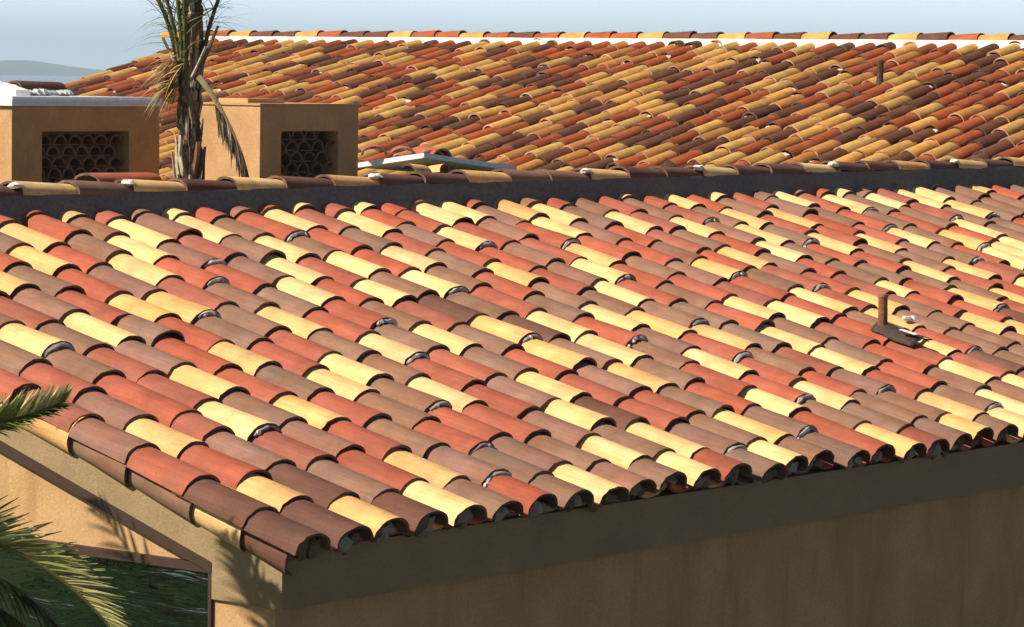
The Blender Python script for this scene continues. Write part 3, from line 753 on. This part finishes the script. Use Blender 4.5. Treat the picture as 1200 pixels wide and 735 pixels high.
tag(m.build('added_yard', M_ADDED_YARD, None, 0), kind='structure', label='unseen dark asphalt yard, added to cut light bounced onto the eave')
t = NT('far_scrub'); g = t.n('ShaderNodeTexCoord').outputs['Object']
M_HILL = t.done(t.mix(t.noise(g, .01, 5), (.05, .06, .03), (.12, .10, .06)), .95, .1)
m = MB(); nx, ny = 60, 14; vs = []; fs = []
HD = Vector((.697, .735, 0)).normalized(); HR = Vector((HD.y, -HD.x, 0)); DIST = 6500.
for j in range(ny):
    for i in range(nx):
        a = -900 + 1700 * i / (nx - 1)                 # metres right of the picture's left edge
        crest = 30 * (1 - a / 260) if a > -500 else 30 * (1 + 500 / 260) - (-500 - a) * .02
        crest = max(crest, 0) + (9 * math.sin(a / 61.) + 5 * math.sin(a / 23.)) * (.25 if a > 0 else .7)
        prof_ = max(0, math.sin(math.pi * j / (ny - 1))) ** .8
        p = HD * (DIST + 1400 * (j / (ny - 1) - .5)) + HR * (a - 60); vs.append((p.x, p.y, max(crest, 0) * prof_ - .5))
for j in range(ny - 1):
    for i in range(nx - 1): fs.append((j * nx + i, j * nx + i + 1, (j + 1) * nx + i + 1, (j + 1) * nx + i))
m.add(vs, fs)
tag(m.build('hills', M_HILL, None, 60), kind='structure', label='low bluish hill on the hazy horizon at the far left')
hm = bpy.data.materials.new('air'); hm.use_nodes = True; nt = hm.node_tree; nt.nodes.clear()
o_ = nt.nodes.new('ShaderNodeOutputMaterial'); v_ = nt.nodes.new('ShaderNodeVolumePrincipled')
v_.inputs['Color'].default_value = (.64, .84, 1, 1); v_.inputs['Density'].default_value = HAZE = 2.5e-4; v_.inputs['Anisotropy'].default_value = 0.
nt.links.new(v_.outputs[0], o_.inputs['Volume'])
m = MB(); m.box((-9300, -9300, -1.), (9300, 9300, 135.))
tag(m.build('haze', hm, None, 0), kind='stuff', label='pale blue haze over the distant land')

# ------------------------------------------------------------------ light

el = math.asin(SUN.z); az = math.atan2(SUN.x, SUN.y)
w = bpy.data.worlds.new('World'); scene.world = w; w.use_nodes = True; nt = w.node_tree
sky = nt.nodes.new('ShaderNodeTexSky'); sky.sky_type = 'NISHITA'; sky.sun_disc = False
sky.sun_elevation = el; sky.sun_rotation = az; sky.altitude = 50; sky.air_density = .5; sky.dust_density = .35; sky.ozone_density = .3
bg = nt.nodes['Background']; bg.inputs[1].default_value = .05
# a pale layer of haze low on the horizon, added to the clear sky
tc = nt.nodes.new('ShaderNodeTexCoord'); sp = nt.nodes.new('ShaderNodeSeparateXYZ'); nt.links.new(tc.outputs['Generated'], sp.inputs[0])
def mth(op, a, b_=None):
    x = nt.nodes.new('ShaderNodeMath'); x.operation = op
    for i, v in enumerate((a, b_)):
        if v is None: continue
        if hasattr(v, 'links'): nt.links.new(v, x.inputs[i])
        else: x.inputs[i].default_value = v
    return x.outputs[0]
fall = mth('EXPONENT', mth('MULTIPLY', mth('MAXIMUM', sp.outputs['Z'], 0.), -16.))
hz = nt.nodes.new('ShaderNodeVectorMath'); hz.operation = 'SCALE'; hz.inputs[0].default_value = (25., 28., 31.5); nt.links.new(fall, hz.inputs[3])
sm = nt.nodes.new('ShaderNodeVectorMath'); sm.operation = 'ADD'; nt.links.new(sky.outputs[0], sm.inputs[0]); nt.links.new(hz.outputs[0], sm.inputs[1])
nt.links.new(sm.outputs[0], bg.inputs[0])
ld = bpy.data.lights.new('sun', 'SUN'); ld.energy = 5.0; ld.angle = R(.5); ld.color = (1, .91, .76)
lo = link(bpy.data.objects.new('sun', ld)); lo.rotation_euler = SUN.to_track_quat('Z', 'Y').to_euler(); lo.location = (0, 0, 30)

# ------------------------------------------------------------------ camera
cd = bpy.data.cameras.new('camera'); cam = link(bpy.data.objects.new('camera', cd)); scene.camera = cam
PH, PI_, RO = R(38.54422865), R(4.0025077), R(.8402403)
fwd_h = Vector((math.cos(PH) , 0, 0))
Xr = Vector((math.sin(PH), math.cos(PH)))     # local X in (right, forward)
rt = Vector((math.sin(PH), -math.cos(PH), 0)); fw = Vector((math.cos(PH), math.sin(PH), 0)); upv = Vector((0, 0, 1))
f_ = fw * math.cos(PI_) - upv * math.sin(PI_); u_ = fw * math.sin(PI_) + upv * math.cos(PI_)
r2 = rt * math.cos(RO) + u_ * math.sin(RO); u2 = u_ * math.cos(RO) - rt * math.sin(RO)
mt = Matrix((r2, u2, -f_)).transposed().to_4x4(); mt.translation = (0, 0, H); cam.matrix_world = mt
cd.sensor_width = 36; cd.lens = 3915.2257 / 1200 * 36; cd.clip_start = .5; cd.clip_end = 30000
scene.view_settings.view_transform = 'Standard'; scene.view_settings.look = 'None'; scene.view_settings.exposure = .55; scene.view_settings.gamma = 1
scene.cycles.max_bounces = 6; scene.cycles.volume_bounces = 0
